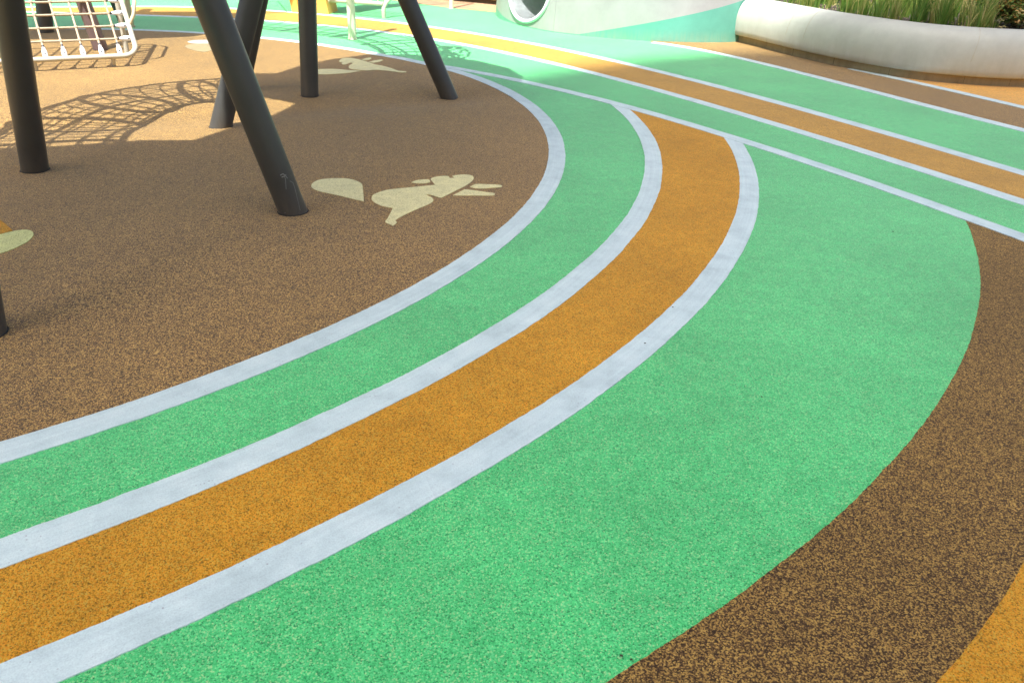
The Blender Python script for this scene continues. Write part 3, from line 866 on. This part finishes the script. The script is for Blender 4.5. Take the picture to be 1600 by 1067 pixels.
endc.part('tunnel_end', M['tunnel_end'], shell)
MB().tube([shell_pt(s_seam, 0.02 + 1.2 * k / 20) - base_at(s_seam)[1] * 0.001 for k in range(21)], 0.004, 6).part('seam', M['shell_white'], shell, True)

# ------------------------------------------------------------------ curved planter
pl = empty('curved_planter', at(1400, 122)); tag(pl, 'long curved pale cast stone planter with rounded rim on a recessed plinth', 'planter')
pp = [(3.02, 11.80), (3.2, 11.40), (3.39, 10.90), (3.72, 10.18), (4.09, 9.62), (4.47, 9.27), (4.9, 9.10), (5.33, 9.06), (5.75, 9.12), (6.3, 9.35), (7.0, 9.85), (7.7, 10.6), (8.2, 11.6)]
pc_ = catmull([(x, y, 0) for x, y in pp], 10)
prof = [(-0.03, 0.10), (0.05, 0.10), (0.062, 0.112), (0.070, 0.17), (0.074, 0.25), (0.070, 0.33), (0.055, 0.41), (0.030, 0.475), (-0.005, 0.525), (-0.055, 0.562), (-0.12, 0.582), (-0.19, 0.585), (-0.25, 0.575), (-0.275, 0.555), (-0.28, 0.44)]
def sweep(path, prof, name, mat, root, smooth=True):
    mb = MB(); n = len(prof)
    for i, p in enumerate(path):
        d = (path[min(i + 1, len(path) - 1)] - path[max(i - 1, 0)]).normalized(); out = Vector((d.y, -d.x, 0))
        if out.y > 0 and i < 40: pass
        for o, z in prof: mb.v.append(Vector((p.x, p.y, z)) + Vector((-d.y, d.x, 0)) * -o)
    for i in range(len(path) - 1):
        for k in range(n - 1):
            a = i * n + k; mb.f.append((a, a + n, a + n + 1, a + 1))
    return mb.part(name, mat, root, smooth)
sweep(pc_, prof, 'planter_wall', M['planter'], pl)
# plinth made of separate stained blocks
nb = 0; i = 0
while i < len(pc_) - 2:
    j = min(len(pc_) - 1, i + rnd.choice((9, 12, 14, 17)))
    seg = pc_[i:j + 1]
    shrink = [seg[0].lerp(seg[1], 0.04)] + seg[1:-1] + [seg[-1].lerp(seg[-2], 0.04)]
    sweep(shrink, [(-0.09, -0.02), (-0.02, -0.02), (-0.02, 0.11), (-0.09, 0.11), (-0.09, -0.02)], 'plinth_block', M['plinth'], pl, False)
    i = j
sweep(pc_, [(-0.04, -0.02), (-0.04, 0.13)], 'plinth_core', M['gap'], pl)
# hairline joints across the rim
for px_i in (22, 26, 61, 88):
    p = pc_[px_i]; d = (pc_[px_i + 1] - pc_[px_i - 1]).normalized(); o_ = Vector((d.y, -d.x, 0))
    MB().tube([Vector((p.x, p.y, z + 0.0005)) + o_ * (o + 0.0008) + d * (z - .4) * 0.12 for o, z in prof[4:13]], 0.0011, 5).part('joint_line', M['plinth'], pl)
# soil bed
inner = []
for i, p in enumerate(pc_):
    d = (pc_[min(i + 1, len(pc_) - 1)] - pc_[max(i - 1, 0)]).normalized(); q = p + Vector((-d.y, d.x, 0)) * 0.279; inner.append((q.x, q.y))
soil = flat('soil', inner + [(8.4, 15.0), (5.5, 15.0), (4.5, 13.2), (3.9, 12.45)], 0.545, M['soil']); 
soil.parent = pl; soil.matrix_parent_inverse = Matrix.Translation(-Vector(pl.location))

# ------------------------------------------------------------------ planting
def shade_attr(me, vals):
    a = me.attributes.new('shade', 'FLOAT', 'POINT'); a.data.foreach_set('value', vals)
gv = []; gf_ = []; gs = []
def in_poly(x, y, poly):
    c = False; j = len(poly) - 1
    for i in range(len(poly)):
        (xi, yi), (xj, yj) = poly[i], poly[j]
        if (yi > y) != (yj > y) and x < (xj - xi) * (y - yi) / (yj - yi) + xi: c = not c
        j = i
    return c
bed = inner + [(8.0, 13.5), (5.6, 13.6), (4.7, 12.9), (3.9, 12.35)]
tuft = []
while len(tuft) < 300:
    x, y = rnd.uniform(3.2, 7.6), rnd.uniform(9.2, 13.4)
    if not in_poly(x, y, bed): continue
    if x > 5.42 and y < 10.7: continue
    tuft.append((x, y))
for (x, y) in tuft:
    tone = rnd.random(); hgt = rnd.choice((0.22, 0.35, 0.5, 0.6, 0.75)) * rnd.uniform(0.8, 1.15)
    for b in range(rnd.randint(16, 26)):
        a = rnd.uniform(0, 2 * pi); r0 = abs(rnd.gauss(0, 0.035)); lean = rnd.uniform(0.02, 0.34)
        h = hgt * rnd.uniform(0.55, 1.1); w = rnd.uniform(0.003, 0.0085)
        o = Vector((x + cos(a) * r0, y + sin(a) * r0, 0.53)); dv = Vector((cos(a), sin(a), 0))
        tw = rnd.uniform(0, pi); sd = Vector((cos(tw), sin(tw), 0))
        sh_ = min(1, max(0, 0.55 * tone + 0.45 * rnd.random() + (0.3 if rnd.random() < 0.28 else 0)))
        b0 = len(gv); S = 4
        for k in range(S + 1):
            t = k / S; c = o + dv * lean * t * t * h * 1.6 + Vector((0, 0, h * (t - 0.25 * lean * t * t)))
            ww = w * (1 - t) ** 0.6 if k < S else 0.0003
            gv += [c + sd * ww, c - sd * ww]; gs += [sh_ * (0.8 + 0.2 * t)] * 2
        for k in range(S):
            q = b0 + 2 * k; gf_.append((q, q + 1, q + 3, q + 2))
grass = mesh_obj('ornamental_grass', gv, gf_, M['grass'], smooth=True)
shade_attr(grass.data, gs); grass['kind'] = 'stuff'
grass['label'] = 'tall green and straw coloured grass filling the planter'; grass['category'] = 'grass'
# low litter and dead stems on the soil
lv = []; lf = []; ls = []
def leaf(o, d, n, L, W, sh_, V, F, S_):
    s_ = d.cross(n).normalized(); b0 = len(V)
    for t, w in ((0, 0), (0.3, 0.9), (0.6, 1.0), (1.0, 0)):
        c = o + d * L * t - n * (0.12 * L * t * t)
        if w == 0: V.append(c); S_.append(sh_)
        else: V.append(c + s_ * W * w / 2 + n * 0.1 * W); V.append(c - s_ * W * w / 2 + n * 0.1 * W); S_ += [sh_, sh_]
    F += [(b0, b0 + 1, b0 + 2), (b0 + 1, b0 + 3, b0 + 4, b0 + 2), (b0 + 3, b0 + 5, b0 + 4)]
for _ in range(2200):
    x, y = rnd.uniform(3.2, 7.6), rnd.uniform(9.2, 12.6)
    if not in_poly(x, y, inner + [(8.4, 15.0), (5.5, 15.0), (4.5, 13.2), (3.9, 12.45)]): continue
    d = Vector((rnd.gauss(0, 1), rnd.gauss(0, 1), rnd.uniform(-.1, .5))).normalized(); n = Vector((rnd.gauss(0, .3), rnd.gauss(0, .3), 1)).normalized()
    leaf(Vector((x, y, 0.55 + rnd.random() * 0.02)), d, n, rnd.uniform(0.02, 0.07), rnd.uniform(0.008, 0.02), rnd.choice((0.1, 0.7, 0.85, 1.0)), lv, lf, ls)
lit = mesh_obj('leaf_litter', lv, lf, M['grass']); shade_attr(lit.data, ls); lit['kind'] = 'stuff'

def shrub(c, rx, ry, rz, n, label, warm):
    root = empty('leafy_shrub', (c[0], c[1], 0.54)); tag(root, label, 'shrub', 'shrubs in the planter')
    V, F, S_ = [], [], []; tw = MB()
    stems = []
    for k in range(26):
        a = rnd.uniform(0, 2 * pi); e = rnd.uniform(0.35, 1.0)
        tip = Vector((c[0] + rx * cos(a) * rnd.uniform(.3, 1), c[1] + ry * sin(a) * rnd.uniform(.3, 1), 0.54 + rz * e))
        b0 = Vector((c[0] + 0.05 * cos(a), c[1] + 0.05 * sin(a), 0.53))
        md = b0.lerp(tip, 0.5) + Vector((0, 0, 0.06)); path = catmull([b0, md, tip], 4); stems.append(path); tw.tube(path, 0.006, 5, r1=0.002)
    for _ in range(n):
        st_ = rnd.choice(stems); p = st_[rnd.randint(2, len(st_) - 1)] + Vector((rnd.gauss(0, .05), rnd.gauss(0, .05), rnd.gauss(0, .05)))
        if p.z < 0.56: continue
        d = Vector((rnd.gauss(0, 1), rnd.gauss(0, 1), rnd.gauss(0.2, .6))).normalized(); nn = Vector((rnd.gauss(0, .5), rnd.gauss(0, .5), 1)); nn = (nn - d * nn.dot(d)).normalized()
        r_ = rnd.random(); sh_ = rnd.uniform(.85, 1) if r_ < warm else (rnd.uniform(.6, .8) if r_ < warm * 1.8 else rnd.uniform(0, .55))
        leaf(p, d, nn, rnd.uniform(.035, .065), rnd.uniform(.02, .034), sh_, V, F, S_)
    o = part('foliage', V, F, M['leaf'], root); shade_attr(o.data, S_)
    tw.part('stems', M['twig'], root, True)
shrub((5.78, 9.86), .34, .34, .44, 2400, 'leafy shrub with orange tipped leaves at the right end of the planter', 0.22)
shrub((6.35, 10.35), .45, .45, .50, 2200, 'taller leafy shrub behind the orange tipped one', 0.12)
shrub((5.55, 10.25), .30, .30, .40, 1500, 'small green shrub between the tall grass and the orange tipped shrub', 0.08)

# ------------------------------------------------------------------ small debris specks on the rubber
deb = MB()
for px, py in ((1192, 103), (1051, 480), (1008, 536), (1395, 362), (1440, 905), (988, 1030), (728, 109), (1075, 96), (970, 1023), (663, 14), (1190, 620)):
    p = at(px, py, 0.006)
    for _ in range(3):
        deb.ball(p + Vector((rnd.gauss(0, .002), rnd.gauss(0, .002), .001)), rnd.uniform(.0015, .003), 6, 4, 0.6)
dd = mesh_obj('debris', deb.v, deb.f, M['gap']); dd['kind'] = 'stuff'

# ------------------------------------------------------------------ tall building behind the camera that shades the near floor
BH = 85.0
walls = [(-9, -18), (-3.2, 1.5), (-1.35, 6.2), (-0.7, 7.7), (0.2, 8.75), (1.5, 10.0), (2.5, 10.7), (3.5, 10.95), (4.4, 10.6), (8, 10.1), (20, 8.5), (20, -18)]
sh_ = lambda pts: [(x - SUNH.x * BH, y - SUNH.y * BH) for x, y in pts]
foot = sh_(walls)
cx = sum(p[0] for p in foot) / len(foot); cy = sum(p[1] for p in foot) / len(foot)
bd = empty('apartment_building', (cx, cy, 0)); tag(bd, 'tall pale apartment block behind the viewer that shades the near floor', 'building')
MB().prism(foot, -0.1, BH).part('wall', M['facade'], bd)
for fl in range(27):
    z = 2.0 + fl * 3.05
    MB().prism([(cx + (x - cx) * 1.001, cy + (y - cy) * 1.001) for x, y in foot], z, z + 1.5).part('window_band', M['window'], bd)
